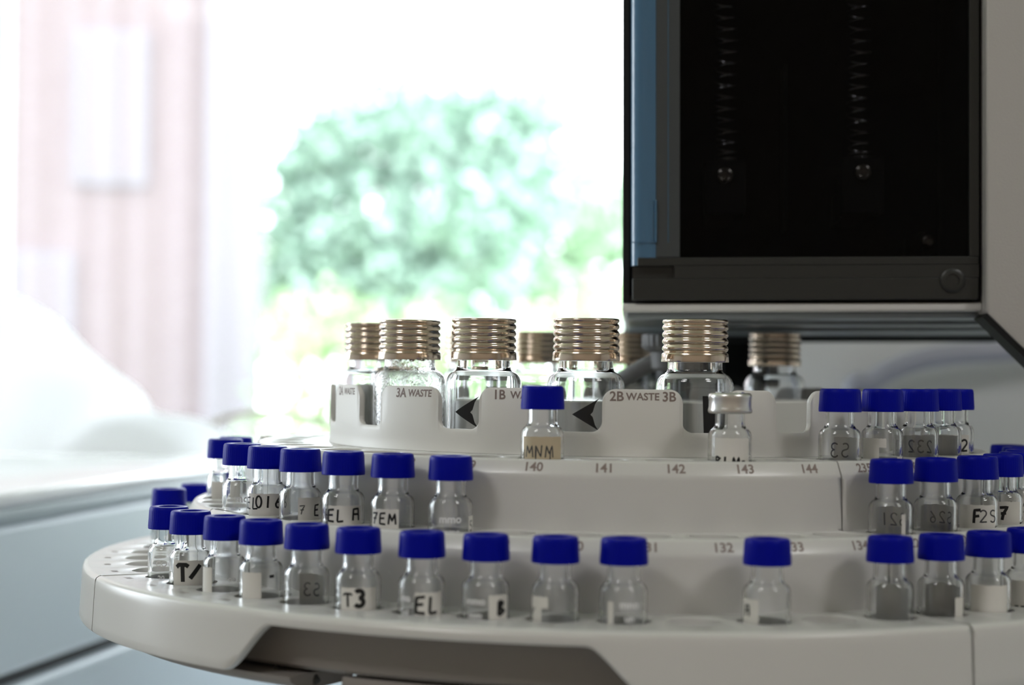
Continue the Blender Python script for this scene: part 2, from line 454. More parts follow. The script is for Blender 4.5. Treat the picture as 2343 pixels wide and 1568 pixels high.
def tree(x, y, trunk_h, blobs, mat, label, seed, n=1500, leaf=0.10):
    rnd = random.Random(seed)
    t = empty('tree', (x, y, -1.6), label, 'tree', None)
    bm = bmesh.new()
    tube(bm, spline([(0, 0, 0), (.05, 0, trunk_h * .5), (0, .05, trunk_h)], 4), [.16 - .010 * i for i in range(9)], 10)
    for (bx, bz, br) in blobs:
        tube(bm, [(0, 0, trunk_h * .8), (bx * .6, 0, (trunk_h + bz) * .5), (bx, 0, bz)], [.07, .045, .02], 6)
    mesh_obj('trunk', bm, MT['bark'], t)
    bm = bmesh.new(); tot = sum(b[2] ** 2 for b in blobs)
    for (bx, bz, br) in blobs:
        for k in range(int(n * br * br / tot)):
            d = Vector((rnd.gauss(0, 1), rnd.gauss(0, 1), rnd.gauss(0, 1))).normalized() * br * (rnd.random() ** .45)
            c = Vector((bx, 0, bz)) + d
            u = Vector((rnd.gauss(0, 1), rnd.gauss(0, 1), rnd.gauss(0, 1))).normalized()
            v = u.cross(Vector((rnd.gauss(0, 1), rnd.gauss(0, 1), rnd.gauss(0, 1)))).normalized()
            s = leaf * rnd.uniform(.6, 1.4)
            vs = [bm.verts.new(c + u * s), bm.verts.new(c + v * s * .6), bm.verts.new(c - u * s), bm.verts.new(c - v * s * .6)]
            bm.faces.new(vs)
    mesh_obj('crown', bm, mat, t, smooth=False)
    return t
tree(-.9, 20, 3.9, [(-1.16, 5.9, .8), (-.26, 5.95, .72), (.58, 6.0, .72), (1.05, 6.1, .55), (-1.05, 4.55, 1.0), (.26, 4.65, 1.05), (.95, 5.2, .7), (-1.6, 5.35, .5), (-1.75, 4.8, .6), (-1.5, 3.9, .85), (-.4, 3.7, .9)], MT['leafc'],
     'tall blue green tree, its crown highest in the middle of the window', 3, 8000, .11)
tree(1.0, 24.3, 3.9, [(0, 4.85, 1.3), (-.2, 5.75, .65), (.5, 5.35, .75), (-.9, 4.3, 1.0)], MT['leafa'], 'pale green tree beside the dark tower, lower than its neighbour', 5, 2600, .12)
tree(-.7, 12.4, 2.2, [(-.8, 3.15, .55), (-.05, 3.0, .6), (.7, 3.0, .58), (1.35, 3.2, .55), (-.4, 2.3, .6), (.5, 2.2, .6), (-.95, 2.5, .5), (1.3, 2.4, .6)], MT['leafb'], 'yellow green bushy tree, lowest of the trees outside', 8, 3000, .07)
tree(-3.7, 28.5, 3.6, [(0, 4.9, 1.2), (.9, 4.2, 1.1), (-.7, 4.0, 1.2)], MT['leafb'], 'small light green tree beside the brick building', 11, 1500, .13)

# sheer curtain
bm = bmesh.new(); cols = []
nx = 110
for i in range(nx + 1):
    x = -1.0 + i / nx * (1.0 - .413); y = .022 * sin(i * .62) + .012 * sin(i * .23 + 1)
    cols.append([bm.verts.new((x, y, z)) for z in (0, .8, 1.62)])
for a, b in zip(cols, cols[1:]):
    for k in range(2): bm.faces.new([a[k], b[k], b[k + 1], a[k + 1]])
cu = mesh_obj('sheer_curtain', bm, MT['curtain']); cu.location = (0, 2.02, 1.02)
tag(cu, 'sheer white voile curtain pulled across the left side of window', 'curtain')
bm = bmesh.new(); tube(bm, [(-2.3, 2.02, 2.66), (1.7, 2.02, 2.66)], .012, 12); 
for x in (-2.1, 1.5): tube(bm, [(x, 2.02, 2.66), (x, 2.2, 2.66)], .008, 8)
tag(mesh_obj('curtain_rail', bm, MT['steel']), 'thin metal curtain rail fixed above the window', 'curtain rail')

# ------------------------------------------------------------------ bench and the cabinets behind the carousel
bm = bmesh.new(); box(bm, -1.6, 1.3, -.33, 1.10, .91, .95, bevel=.004)
bench = empty('lab_bench', (0, 0, 0), 'long laminate lab bench carrying the instruments', 'bench')
mesh_obj('worktop', bm, MT['bench'], bench, smooth=False)
for x, y in ((-1.5, -.27), (1.2, -.27), (-1.5, 1.04), (1.2, 1.04)):
    bm = bmesh.new(); box(bm, x - .03, x + .03, y - .03, y + .03, 0, .91); mesh_obj('leg', bm, MT['steel'], bench, smooth=False)

# instrument body under the carousel
bm = bmesh.new(); box(bm, -.115, .34, -.24, .33, .95, 1.25, bevel=.008, seg=3)
tag(mesh_obj('chromatograph_oven', bm, MT['bluegrey']), 'grey instrument body that the vial carousel stands on', 'laboratory instrument')

# large blue-grey cabinet with white lid, its long side running away to the right
cab = empty('instrument_cabinet', (-.2595, .1966, .95), 'large blue grey cabinet with white lid, behind left of the carousel', 'laboratory instrument', rot=(0, 0, -math.atan2(45, 240)))
# local frame: +y runs along the visible side, -x is inside the cabinet
LEN = .62
bm = bmesh.new(); box(bm, -.9, -.002, -.05, LEN, 0, .3065, bevel=.003); box(bm, -.9, 0, -.05, LEN, .3125, .380, bevel=.003)
mesh_obj('side_panel', bm, MT['bluegrey'], cab, smooth=False)
bm = bmesh.new(); box(bm, -.89, -.006, -.04, LEN - .01, .3065, .3125); mesh_obj('dark_seam', bm, MT['seam'], cab, smooth=False)
bm = bmesh.new(); box(bm, -.9, .002, -.05, LEN, .3795, .3872, bevel=.0025, seg=3); mesh_obj('lid_edge', bm, MT['edge'], cab)
bm = bmesh.new(); box(bm, -.9, .001, -.05, LEN, .387, .3945, bevel=.003, seg=3); mesh_obj('lid', bm, MT['lid'], cab)

# white slumped cover lying on that cabinet
def loft_cover():
    bm = bmesh.new(); rows = []
    prof = [(-.30, .145), (-.22, .125), (-.15, .098), (-.115, .066), (-.085, .043), (-.073, .026), (-.045, .022), (-.025, .013), (-.012, .001)]
    prof = [(p[0], p[1]) for p in spline([(x, 0, z) for x, z in prof], 4) for p in [(p.x, p.z)]]
    ny = 14
    for j in range(ny + 1):
        t = j / ny; e = sin(pi * min(max(t, .0), 1)) ** .35
        row = [bm.verts.new((x - (1 - e) * .03, t * .22, max(.0005, z * (.25 + .75 * e)) if 0 < j < ny else .0005)) for x, z in prof]
        rows.append(row)
    for a, b in zip(rows, rows[1:]):
        for i in range(len(a) - 1): bm.faces.new([a[i], a[i + 1], b[i + 1], b[i]])
    bot = [bm.verts.new((v.co.x, v.co.y, 0)) for v in (rows[0][0], rows[-1][0])]
    return bm
cv = mesh_obj('dust_cover', loft_cover(), MT['cover'], autosmooth=80)
cv.location = (-.216, .52, .95 + .3947); 
tag(cv, 'white draped dust cover with sloping outline on the cabinet lid', 'cover')

bm = bmesh.new(); pts = []
for i in range(25):
    a = pi * i / 24; pts.append((-.058 * cos(a) , .02 * sin(a * 2), .0235 * sin(a)))
tube(bm, pts, .0022, 8)
hb = mesh_obj('bent_hose', bm, MT['cable']); hb.location = (-.205, .66, 1.3468)
tag(hb, 'pale beige hose bent into a low arch behind the carousel', 'hose')

# white housing on the right, behind the tower
hs = empty('instrument_housing', (.103, .42, .95), 'tall white instrument housing standing behind the black tower', 'laboratory instrument')
bm = bmesh.new(); box(bm, 0, .55, 0, .4, 0, .72, bevel=.012, seg=3); mesh_obj('housing_shell', bm, MT['housing'], hs)
bm = bmesh.new()
tube(bm, spline([(.045, -.012, .300), (.052, -.014, .4325), (.064, -.016, .4475), (.085, -.018, .4585), (.110, -.018, .4635), (.145, -.017, .4665), (.19, -.012, .474), (.26, .0, .49)], 8), .0058, 12)
mesh_obj('bent_hose', bm, MT['tube'], hs)

# ------------------------------------------------------------------ the vial carousel
RHUB = 93.0
HC, HB, HA = 22.2, 40.3, 58.3
J0, J1 = -1.119, 0.463
NH = 6.45
def cut_h(th):
    """bottom height of the outer skirt; raised over the hand recess"""
    def s(a, b, t):
        t = min(1, max(0, (t - a) / (b - a))); return t * t * (3 - 2 * t)
    u = s(-.668, -.585, th) * (1 - s(-.105, -.012, th))
    lin = min(max((th + .672) / .085, 0), 1) * (1 - min(max((th + .095) / .085, 0), 1))
    return 74.3 - 12.4 * (.55 * u + .45 * lin)

def ring_cells(bm, th0, th1, r0, r1, h, holes, rh, depth):
    """flat annular deck between th0..th1 with round holes (radius list) going down"""
    N = 32
    rc = (r0 + r1) / 2 if not holes else holes[0][1]
    bounds = []
    hs_ = sorted(t for t, _ in holes)
    if not hs_:
        edges = [th0, th1]
    else:
        edges = [th0] + [(a + b) / 2 for a, b in zip(hs_, hs_[1:])] + [th1]
    for (a, b, t) in zip(edges, edges[1:], hs_ or [None]):
        # border: N points per side, ordered counter-clockwise by the angle seen from the hole
        def P(th, r, hh=h): return Vector((r * sin(th) * M, -r * cos(th) * M, -hh * M))
        K = 8
        border = [(a + (b - a) * i / K, r0) for i in range(K)] + [(b, r0 + (r1 - r0) * i / K) for i in range(K)] + \
                 [(b + (a - b) * i / K, r1) for i in range(K)] + [(a, r1 + (r0 - r1) * i / K) for i in range(K)]
        if t is None:
            bm.faces.new([bm.verts.new(P(*p)) for p in border]); continue
        c = P(t, rc)
        ang0 = None; circ = []
        for p in border:
            q = P(*p) - c
            d = Vector((q.x, q.y, 0)).normalized()
            circ.append(d)
        outer = [bm.verts.new(P(*p)) for p in border]
        # even out: directions blended with uniform spacing
        angs = [math.atan2(d.y, d.x) for d in circ]
        base = angs[0]; n = len(angs)
        sgn = 1 if ((angs[2] - angs[0] + pi) % (2 * pi) - pi) > 0 else -1
        ca = [base + sgn * 2 * pi * i / n for i in range(n)]
        def mk(rr, hh): return [bm.verts.new((c.x + rr * M * cos(q), c.y + rr * M * sin(q), -hh * M)) for q in ca]
        r_a = mk(rh + .35, h); r_b = mk(rh + .1, h + .12); r_c = mk(rh, h + .4); r_d = mk(rh, h + depth)
        for A, B in ((outer, r_a), (r_a, r_b), (r_b, r_c), (r_c, r_d)):
            for i in range(n): bm.faces.new([A[i], A[(i + 1) % n], B[(i + 1) % n], B[i]])
        bm.faces.new(r_d)

def rack_sector(name, th0, th1, A, B, C, label, cut=False):
    root = empty(name, (0, 0, E), label, 'vial rack', 'wedge racks of the carousel')
    g0, g1 = th0 + .0022, th1 - .0022
    bm = bmesh.new()
    ring_cells(bm, g0, g1, 93.4, 115.0, HC, [(t, 109.9 - 5.2) for t in C] and [(t, 106.8) for t in C], NH, 13.2)
    ring_cells(bm, g0, g1, 118.0, 134.2, HB, [(t, 126.4) for t in B], NH, 13.2)
    ring_cells(bm, g0, g1, 137.6, 166.3, HA, [(t, 149.3) for t in A], NH, 12.7)
    n = max(24, int((g1 - g0) * 90))
    z = lambda p: [(r, -h) for r, h in p]
    lathe(bm, z([(93.4, 24.5), (93.4, HC)]), n, g0, g1)
    lathe(bm, z([(115.0, HC), (115.5, 22.35), (115.9, 22.8), (117.2, 25.4), (117.5, 26.0), (117.6, 27), (118.0, 39.6), (118.0, HB)]), n, g0, g1)
    lathe(bm, z([(134.2, HB), (134.8, 40.45), (135.3, 41.0), (136.8, 43.6), (137.1, 44.3), (137.2, 45.2), (137.6, 57.6), (137.6, HA)]), n, g0, g1)
    # outer skirt: grid with a bottom edge that follows the hand recess
    prof_t = [(166.3, HA), (167.0, HA + .15), (167.7, HA + .6), (168.0, HA + 1.4)]
    rows = []
    for i in range(n * 2 + 1):
        th = g0 + (g1 - g0) * i / (n * 2)
        hb = cut_h(th) if cut else 74.3
        col = [(r, h) for r, h in prof_t]
        for k in range(1, 8):
            t = k / 7; h = HA + 1.4 + (hb - .8 - HA - 1.4) * t; col.append((168.0 + (h - HA) * .055, h))
        ro = col[-1][0]
        col += [(ro - .35, hb - .15), (ro - 1.0, hb), (ro - 2.4, hb), (ro - 2.6, hb - .3), (164.5, 60.2), (158.4, 60.2), (158.0, 60.8), (158.0, 72.6), (157.0, 73.6)]
        rows.append([bm.verts.new((r * sin(th) * M, -r * cos(th) * M, -h * M)) for r, h in col])
    for a, b in zip(rows, rows[1:]):
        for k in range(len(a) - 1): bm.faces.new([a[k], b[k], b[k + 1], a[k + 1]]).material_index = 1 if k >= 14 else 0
    lathe(bm, z([(157.0, 73.6), (100, 73.6), (93.4, 60), (93.4, 24.5)]), n, g0, g1)
    # end faces
    sec = [(93.4, HC), (115.0, HC), (115.9, 22.8), (117.2, 25.4), (117.6, 27), (118.0, HB), (134.2, HB), (135.3, 41.0), (136.8, 43.6), (137.2, 45.2), (137.6, HA),
           (166.3, HA), (168.0, HA + 1.4), (168.8, 73.5), (166.2, 74.2), (164.5, 60.2), (158, 60.2), (158, 73.6), (100, 73.6), (93.4, 60)]
    for th in (g0, g1):
        bm.faces.new([bm.verts.new((r * sin(th) * M, -r * cos(th) * M, -h * M)) for r, h in sec])
    bmesh.ops.remove_doubles(bm, verts=bm.verts, dist=2e-6)
    bmesh.ops.recalc_face_normals(bm, faces=bm.faces)
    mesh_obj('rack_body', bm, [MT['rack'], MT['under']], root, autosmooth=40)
    return root

A_F = [.403 - .1131 * k for k in range(14)]
B_F = [.403 - .1358 * k for k in range(11)]
C_F = [.381 - .1575 * k for k in range(10)]
A_R = [.507 + .1131 * k for k in range(13)]
B_R = [.538 + .1358 * k for k in range(11)]
C_R = [.535, .69, .86, 1.02, 1.18, 1.36, 1.53, 1.70, 1.86]
A_L = [J0 - .055 - .1131 * k for k in range(13)]
B_L = [J0 - .070 - .1358 * k for k in range(11)]
C_L = [J0 - .080 - .1500 * k for k in range(10)]
KL, KR = J0 - pi / 2, J1 + pi / 2
front = rack_sector('vial_rack', J0, J1, A_F, B_F, C_F, 'front wedge rack with hand recess in its off-white skirt and numbers 130 to 144', True)
left = rack_sector('vial_rack', KL, J0, A_L, B_L, C_L, 'wedge rack on the left rim, with empty holes beside the joint line')
right = rack_sector('vial_rack', J1, KR, A_R, B_R, C_R, 'wedge rack on the right, holding three crowded rows of blue-capped vials')
back = rack_sector('vial_rack', KR, KL + 2 * pi, [KR + .05 + .1131 * k for k in range(13)], [KR + .07 + .1358 * k for k in range(11)], [KR + .08 + .15 * k for k in range(10)],
                   'wedge rack at the back, mostly hidden behind the waste bottles')
# printed position numbers, each a part of its rack
def number(parent, txt, size, th, r0, h0, r1, h1, flat=False):
    bm = bmesh.new(); wrap_text(bm, txt, size, th, r0, h0, r1, h1, lift=0 if flat else .06)
    if flat:
        for v in bm.verts: v.co.z = -(HA - .03) * M
        bmesh.ops.recalc_face_normals(bm, faces=bm.faces)
    mesh_obj('position_number', bm, MT['print'], parent, smooth=False)
def number_flat(parent, txt, size, th):
    V, F = text_bm(txt, size); bm = bmesh.new(); vs = []
    for (x, y, _) in V:
        r = 161.0 - y; a = th + x / 161.0
        vs.append(bm.verts.new((r * sin(a) * M, -r * cos(a) * M, -(HA - .03) * M)))
    for f in F:
        try: bm.faces.new([vs[i] for i in f])
        except ValueError: pass
    mesh_obj('position_number', bm, MT['print'], parent, smooth=False)
BC = (115.9, 22.8, 117.2, 25.4); BB = (135.3, 41.0, 136.8, 43.6)
for k in range(10): number(front, str(144 - k), 3.5, C_F[k], *BC)
for k in range(11): number(front, str(134 - k), 3.5, B_F[k], *BB)
for k in range(14): number_flat(front, str(123 - k), 2.6, A_F[k])
for k in range(4): number_flat(left, str(109 - k), 2.6, A_L[k])
for k in range(5): number(right, str(235 + k), 3.5, C_R[k], *BC); number(right, str(224 + k), 3.5, B_R[k], *BB)

# turntable base under the racks
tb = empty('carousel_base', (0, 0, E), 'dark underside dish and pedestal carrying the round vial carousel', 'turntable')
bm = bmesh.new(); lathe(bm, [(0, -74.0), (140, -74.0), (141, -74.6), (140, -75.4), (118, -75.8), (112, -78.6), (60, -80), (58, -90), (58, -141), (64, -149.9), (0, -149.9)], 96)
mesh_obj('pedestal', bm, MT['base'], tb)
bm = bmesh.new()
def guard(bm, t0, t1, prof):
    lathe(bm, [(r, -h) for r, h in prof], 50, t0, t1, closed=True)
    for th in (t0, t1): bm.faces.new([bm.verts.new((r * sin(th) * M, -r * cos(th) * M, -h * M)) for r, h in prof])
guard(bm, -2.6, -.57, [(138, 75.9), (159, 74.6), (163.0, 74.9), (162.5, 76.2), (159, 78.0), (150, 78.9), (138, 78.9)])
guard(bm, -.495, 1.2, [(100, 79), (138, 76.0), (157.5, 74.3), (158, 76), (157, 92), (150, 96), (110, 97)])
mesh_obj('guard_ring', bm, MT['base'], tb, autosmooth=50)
bm = bmesh.new(); tube(bm, spline([(-.093, -.125, -.0748), (-.088, -.128, -.0765), (-.084, -.128, -.0758), (-.082, -.129, -.0775)], 5), .0011, 8)
mesh_obj('latch_hook', bm, MT['seam'], tb)

# ------------------------------------------------------------------ turret for waste bottles
tu = empty('waste_turret', (0, 0, E), 'raised off-white ring at centre of carousel, slotted and printed with WASTE', 'bottle turret')
HT, HS = 3.9, 15.6
SLOTS = [(-1.42, -1.27), (-1.03, -.895), (-.635, -.488), (-.252, -.108), (.128, .262), (.425, .552), (.82, .95), (1.2, 1.34), (1.6, 1.75), (2.0, 2.15), (2.4, 2.55), (2.8, 2.95), (-1.83, -1.68), (-2.25, -2.1), (-2.65, -2.5), (-3.05, -2.9)]
def top_edge(th):
    """height of the turret wall top at an angle: slots with rounded corners"""
    for a, b in SLOTS:
        if a - .045 <= th <= b + .045:
            w = (b - a) * RHUB; x = (th - a) * RHUB
            if x < 0 or x > w:                       # rounded shoulder above
                d = -x if x < 0 else x - w           # distance outside slot side
                R = 3.6
                if d >= R: return HT
                return HT + R - math.sqrt(max(0, R * R - (R - d) ** 2))
            # rounded bottom corners
            d = min(x, w - x); R = 3.0
            return HS if d >= R else HS - R + math.sqrt(max(0, R * R - (R - d) ** 2))
    return HT
angs = set()
for i in range(721): angs.add(round(-pi + 2 * pi * i / 720, 6))
for a, b in SLOTS:
    for s, sg in ((a, -1), (b, 1)):
        for k in range(9):
            angs.add(round(s + sg * 3.6 * (1 - cos(k / 8 * pi / 2)) / RHUB + sg * 1e-5, 6)); angs.add(round(s - sg * 3.0 * (1 - cos(k / 8 * pi / 2)) / RHUB - sg * 1e-5, 6))
angs = sorted(x for x in angs if -pi < x <= pi)
bm = bmesh.new(); rows = []
for th in angs:
    t = top_edge(th)
    col = [(RHUB + .35, 22.15), (RHUB, 21.0)] + [(RHUB - .0 - (21 - h) * .012, h) for h in (19, 17, )] + [(RHUB - .15, max(t + .5, 3.0)), (RHUB - .5, t), (RHUB - 1.4, t), (RHUB - 1.8, t + .4), (RHUB - 1.8, 17), (RHUB - 1.8, 23.8)]
    rows.append([bm.verts.new((r * sin(th) * M, -r * cos(th) * M, -h * M)) for r, h in col])
for i in range(len(rows)):
    a, b = rows[i], rows[(i + 1) % len(rows)]
    for k in range(len(a) - 1): bm.faces.new([a[k], b[k], b[k + 1], a[k + 1]])
mesh_obj('slotted_wall', bm, MT['hub'], tu, autosmooth=45)
bm = bmesh.new(); lathe(bm, [(0, -23.8), (91.2, -23.8), (93.0, -24.4), (93.0, -60), (60, -73.5), (0, -73.5)], 96)
mesh_obj('turret_floor', bm, MT['hub'], tu)
bm = bmesh.new()
lathe(bm, [(66.0, -23.8), (66.0, -7.9), (65.6, -7.5), (63, -7.5), (0, -7.5)], 96); mesh_obj('centre_drum', bm, MT['hub'], tu)
for th, s, sz in ((-1.2, '2A', 3.6), (-1.115, 'WASTE', 2.7), (-.795, '3A', 3.7), (-.712, 'WASTE', 2.8), (-.421, '1B', 3.6), (-.335, 'WASTE', 2.8), (-.066, '2B', 3.6), (.010, 'WASTE', 2.75), (.087, '3B', 3.6)):
    bm = bmesh.new(); wrap_text(bm, s, sz, th, RHUB - .16, 5.3, RHUB - .14, 6.6, lift=.05, shear=.12 if th < -.6 else 0)
    mesh_obj('waste_lettering' if s == 'WASTE' else 'bottle_number', bm, MT['print'], tu, smooth=False)

# ------------------------------------------------------------------ bottles and vials
def glass_prof(outer, wall, floor_t):
    """outer (r,z) from bottom centre to the lip; returns a closed shell profile"""
    inner = []
    for (r, z) in reversed(outer):
        if r > wall + .3: inner.append((r - wall, z))
    inner = [(r, max(z, floor_t)) for r, z in inner if z >= 0]
    keep = []
    for p in inner:
        if not keep or abs(p[0] - keep[-1][0]) + abs(p[1] - keep[-1][1]) > .05: keep.append(p)
    return outer + keep + [(0, floor_t)]

# waste bottle, z from its foot
BR = 10.8; BH = 39.2   # foot at 23.7 below the eye, top of cap 15.5 above
o_ = [(0, .5), (8.5, .5), (9.4, 0), (10.2, .25), (10.7, 1.0), (BR, 2.0), (BR, 20.5), (10.7, 21.6), (10.25, 22.8), (9.5, 23.7), (8.6, 24.2), (7.9, 24.7), (7.6, 25.6), (7.6, 28.5), (7.6, 36)]
def make_shell(name, prof, n, mat):
    bm = bmesh.new(); lathe(bm, prof, n); bmesh.ops.recalc_face_normals(bm, faces=bm.faces)
    me = mesh_obj(name, bm, mat, autosmooth=50); d = me.data; bpy.data.objects.remove(me, do_unlink=True); return d
me_bottle = make_shell('bottle_glass', glass_prof(o_, 1.1, 2.2), 64, MT['glass'])
me_bottle_wet = me_bottle.copy(); me_bottle_wet.materials[0] = MT['wetglass']
cp = [(7.75, 27.6), (9.35, 27.5), (9.4, 27.7), (9.35, 28.8), (9.3, 29.7), (9.05, 30.0)]
zc = 30.1
for k in range(4):
    cp += [(8.75, zc), (8.72, zc + .25), (9.05, zc + .55), (9.22, zc + .95), (9.22, zc + 1.3), (9.05, zc + 1.7)]; zc += 1.95
cp += [(8.75, zc), (8.75, zc + .2), (9.1, zc + .45), (9.2, zc + .9), (9.05, zc + 1.25), (8.6, zc + 1.4), (5.2, zc + 1.42), (5.0, zc + 1.2), (0, zc + 1.2)]
CAPTOP = zc + 1.4
me_bcap = make_shell('bottle_cap', cp, 72, MT['tinted'])
FOOT = 23.75
def bottle(th, label, wet=False, mark=None):
    R = 79.4
    b = empty('waste_bottle', (R * sin(th) * M, -R * cos(th) * M, E - FOOT * M), label, 'bottle', 'metal-capped waste bottles', rot=(0, 0, 0))
    link('bottle_glass', me_bottle_wet if wet else me_bottle, b)
    link('ribbed_cap', me_bcap, b)
    if mark:
        bm = bmesh.new(); Rm = BR + .06
        xc, shape = mark
        if shape == 'arrow':
            # pointed to the left with a hollow right edge
            N = 16; L = 10.2; Hh = 6.0
            rows = []
            for i in range(N + 1):
                t = i / N; x = t * L; half = Hh * t
                rows.append((x, half))
            top = [(x, h) for x, h in rows]; top_v, mid_v = [], []
            for sgn in (1, -1):
                prev = None
                for i in range(N + 1):
                    x, h = rows[i]
                    # inner hollow: circle of radius 5.2 centred right of the tip line
                    cxh, rh = L + 1.7, 6.2
                    y_in = 0 if x < cxh - rh else math.sqrt(max(0, rh * rh - (x - cxh) ** 2))
                    y_in = min(y_in, h)
                    a = (xc + x) / Rm
                    p1 = bm.verts.new((Rm * sin(a) * M, -Rm * cos(a) * M, (12.8 + sgn * h) * M)); p2 = bm.verts.new((Rm * sin(a) * M, -Rm * cos(a) * M, (12.8 + sgn * y_in) * M))
                    if prev:
                        try: bm.faces.new([prev[0], p1, p2, prev[1]])
                        except ValueError: pass
                    prev = (p1, p2)
        else:
            for i in range(6):
                x0, x1 = xc + i * .9, xc + (i + 1) * .9
                vs = []
                for x, z in ((x0 + (.5 if i == 0 else 0), 6), (x1, 6), (x1, 18.2), (x0, 18.2)):
                    a = x / Rm; vs.append(bm.verts.new((Rm * sin(a) * M, -Rm * cos(a) * M, z * M)))
                bm.faces.new(vs)
        mesh_obj('black_mark', bm, MT['ink'], b, smooth=False)
    return b
bottle(-.960, 'waste bottle with misted glass, its bronze cap above the 3A WASTE print', wet=True)
bottle(-.566, 'waste bottle with ribbed bronze cap, second from left in the front row', mark=(-8.6, 'arrow'))
bottle(-.176, 'waste bottle with bronze cap behind the arrow mark, left of the 2B print', mark=(-4.2, 'arrow'))
bottle(.210, 'waste bottle with bronze cap under the tower nut, behind the crimped vial', mark=(1.0, 'bar'))
bottle(-1.686 + .21, 'waste bottle partly hidden behind the misted one at the left end')
bottle(-1.98, 'waste bottle of which only a dark sliver shows at the far left')
bottle(-2.466, 'blurred waste bottle at the back between the misted and second bottles')
bottle(-2.817, 'blurred waste bottle at the back, seen between two front bottles')
bottle(3.037, 'blurred waste bottle at the back beneath the diagonal grey rod')
bottle(2.306, 'blurred dark-capped waste bottle standing alone before the white housing')

# 2 ml vial, z from its foot: 32 mm to the cap top
VR = 5.75
o_ = [(0, .35), (4.4, .35), (5.0, 0), (5.5, .2), (5.7, .7), (VR, 1.4), (VR, 19.0), (5.66, 19.7), (5.4, 20.4), (4.95, 20.95), (4.4, 21.4), (4.08, 21.9), (3.92, 22.6), (3.9, 23.4), (3.9, 26.4), (3.9, 30.9)]
me_vial = make_shell('vial_glass', glass_prof(o_, .85, 1.2), 44, MT['glass'])
def cap_mesh():
    bm = bmesh.new()
    n = 144
    def mod(i, z, r): return 1 + (.006 if (26.2 < z < 31.2 and r > 5.3) else 0) * (1 if i % 3 else -1.2)
    lathe(bm, [(4.05, 25.8), (5.72, 25.75), (5.78, 25.95), (5.76, 26.15), (5.76, 26.5), (5.62, 28.5), (5.5, 30.8), (5.42, 31.5), (5.2, 31.88), (4.8, 32.0), (3.3, 32.0), (3.0, 31.9), (2.95, 31.1)], n, mod=mod)
    o = mesh_obj('screw_cap', bm, MT['blue'], autosmooth=40); d = o.data; bpy.data.objects.remove(o, do_unlink=True); return d
me_cap = cap_mesh()
bm = bmesh.new(); lathe(bm, [(0, 31.15), (2.95, 31.15), (2.95, 30.9), (0, 30.9)], 32)
_o = mesh_obj('septum', bm, MT['septum']); me_sept = _o.data; bpy.data.objects.remove(_o, do_unlink=True)
crp = [(3.9, 25.6), (4.4, 25.3), (5.4, 25.25), (5.75, 25.5), (5.85, 26.0), (5.72, 26.6), (5.6, 27.0), (5.6, 28.8), (5.7, 29.2), (5.75, 29.8), (5.55, 30.35), (5.1, 30.6), (2.9, 30.6), (2.7, 30.3), (0, 30.25)]
me_crimp = make_shell('crimp_cap', crp, 56, MT['alu'])

RINGS = {'A': (149.3, 38.6), 'B': (126.4, 21.2), 'C': (106.8, 3.1)}
ROWNAME = {'A': 'outer low row', 'B': 'middle row', 'C': 'inner top row'}
LIFT = {'A': .9, 'B': 1.0, 'C': .5}
def vial(ring, th, label, paper=None, words=(), crimp=False, etched=None, dh=0.0, old=False):
    """paper: list of (phi, width, z0, z1); words: (text, size, stroke, ztop, phi, inside, grey)"""
    R, h = RINGS[ring]
    grp = {'A': 'vials in the outer low row', 'B': 'vials in the middle row', 'C': 'vials in the inner top row'}[ring]
    x, y = R * sin(th), -R * cos(th)
    face = -math.atan2(x + 34.5, y + 553.4)         # the local front looks along the line to the viewer's side of the bench
    v = empty('sample_vial', (x * M, y * M, E - (h + 32.0 + dh) * M), label, 'vial', grp, rot=(0, 0, face))
    link('glass_body', me_vial, v)
    if crimp: link('crimp_cap', me_crimp, v)
    else:
        c = link('screw_cap', me_cap, v); link('septum', me_sept, c)
    lb = None
    if paper:
        bm = bmesh.new()
        for (phi, w, z0, z1) in paper: patch(bm, VR + .05, phi, w, z0 + (LIFT[ring] if z0 > 5 else 0), min(18.9, z1 + LIFT[ring]), 14, .06)
        lb = mesh_obj('paper_label', bm, MT['oldpaper'] if old else MT['paper'], v)
    if words:
        for grey in (False, True):
            ws = [w for w in words if bool(w[6]) == grey]
            if not ws: continue
            bm = bmesh.new()
            for (txt, size, stroke, ztop, phi, inside, _) in ws:
                ink_word(bm, txt, size, stroke, VR + (.025 if inside else .09), ztop + LIFT[ring], phi)
            mesh_obj('handwriting', bm, MT['pencil'] if grey else MT['ink'], lb or v, smooth=False)
    if etched:
        bm = bmesh.new()
        for (s, size, phi, z) in etched:
            V, F = text_bm(s, size)
            vs = [bm.verts.new(((VR + .04) * sin(phi + p[0] / VR) * M, -(VR + .04) * cos(phi + p[0] / VR) * M, (z + 1.2 + p[1]) * M)) for p in V]
            for f in F:
                try: bm.faces.new([vs[i] for i in f])
                except ValueError: pass
        mesh_obj('etched_print', bm, MT['etch'], v, smooth=False)
    return v
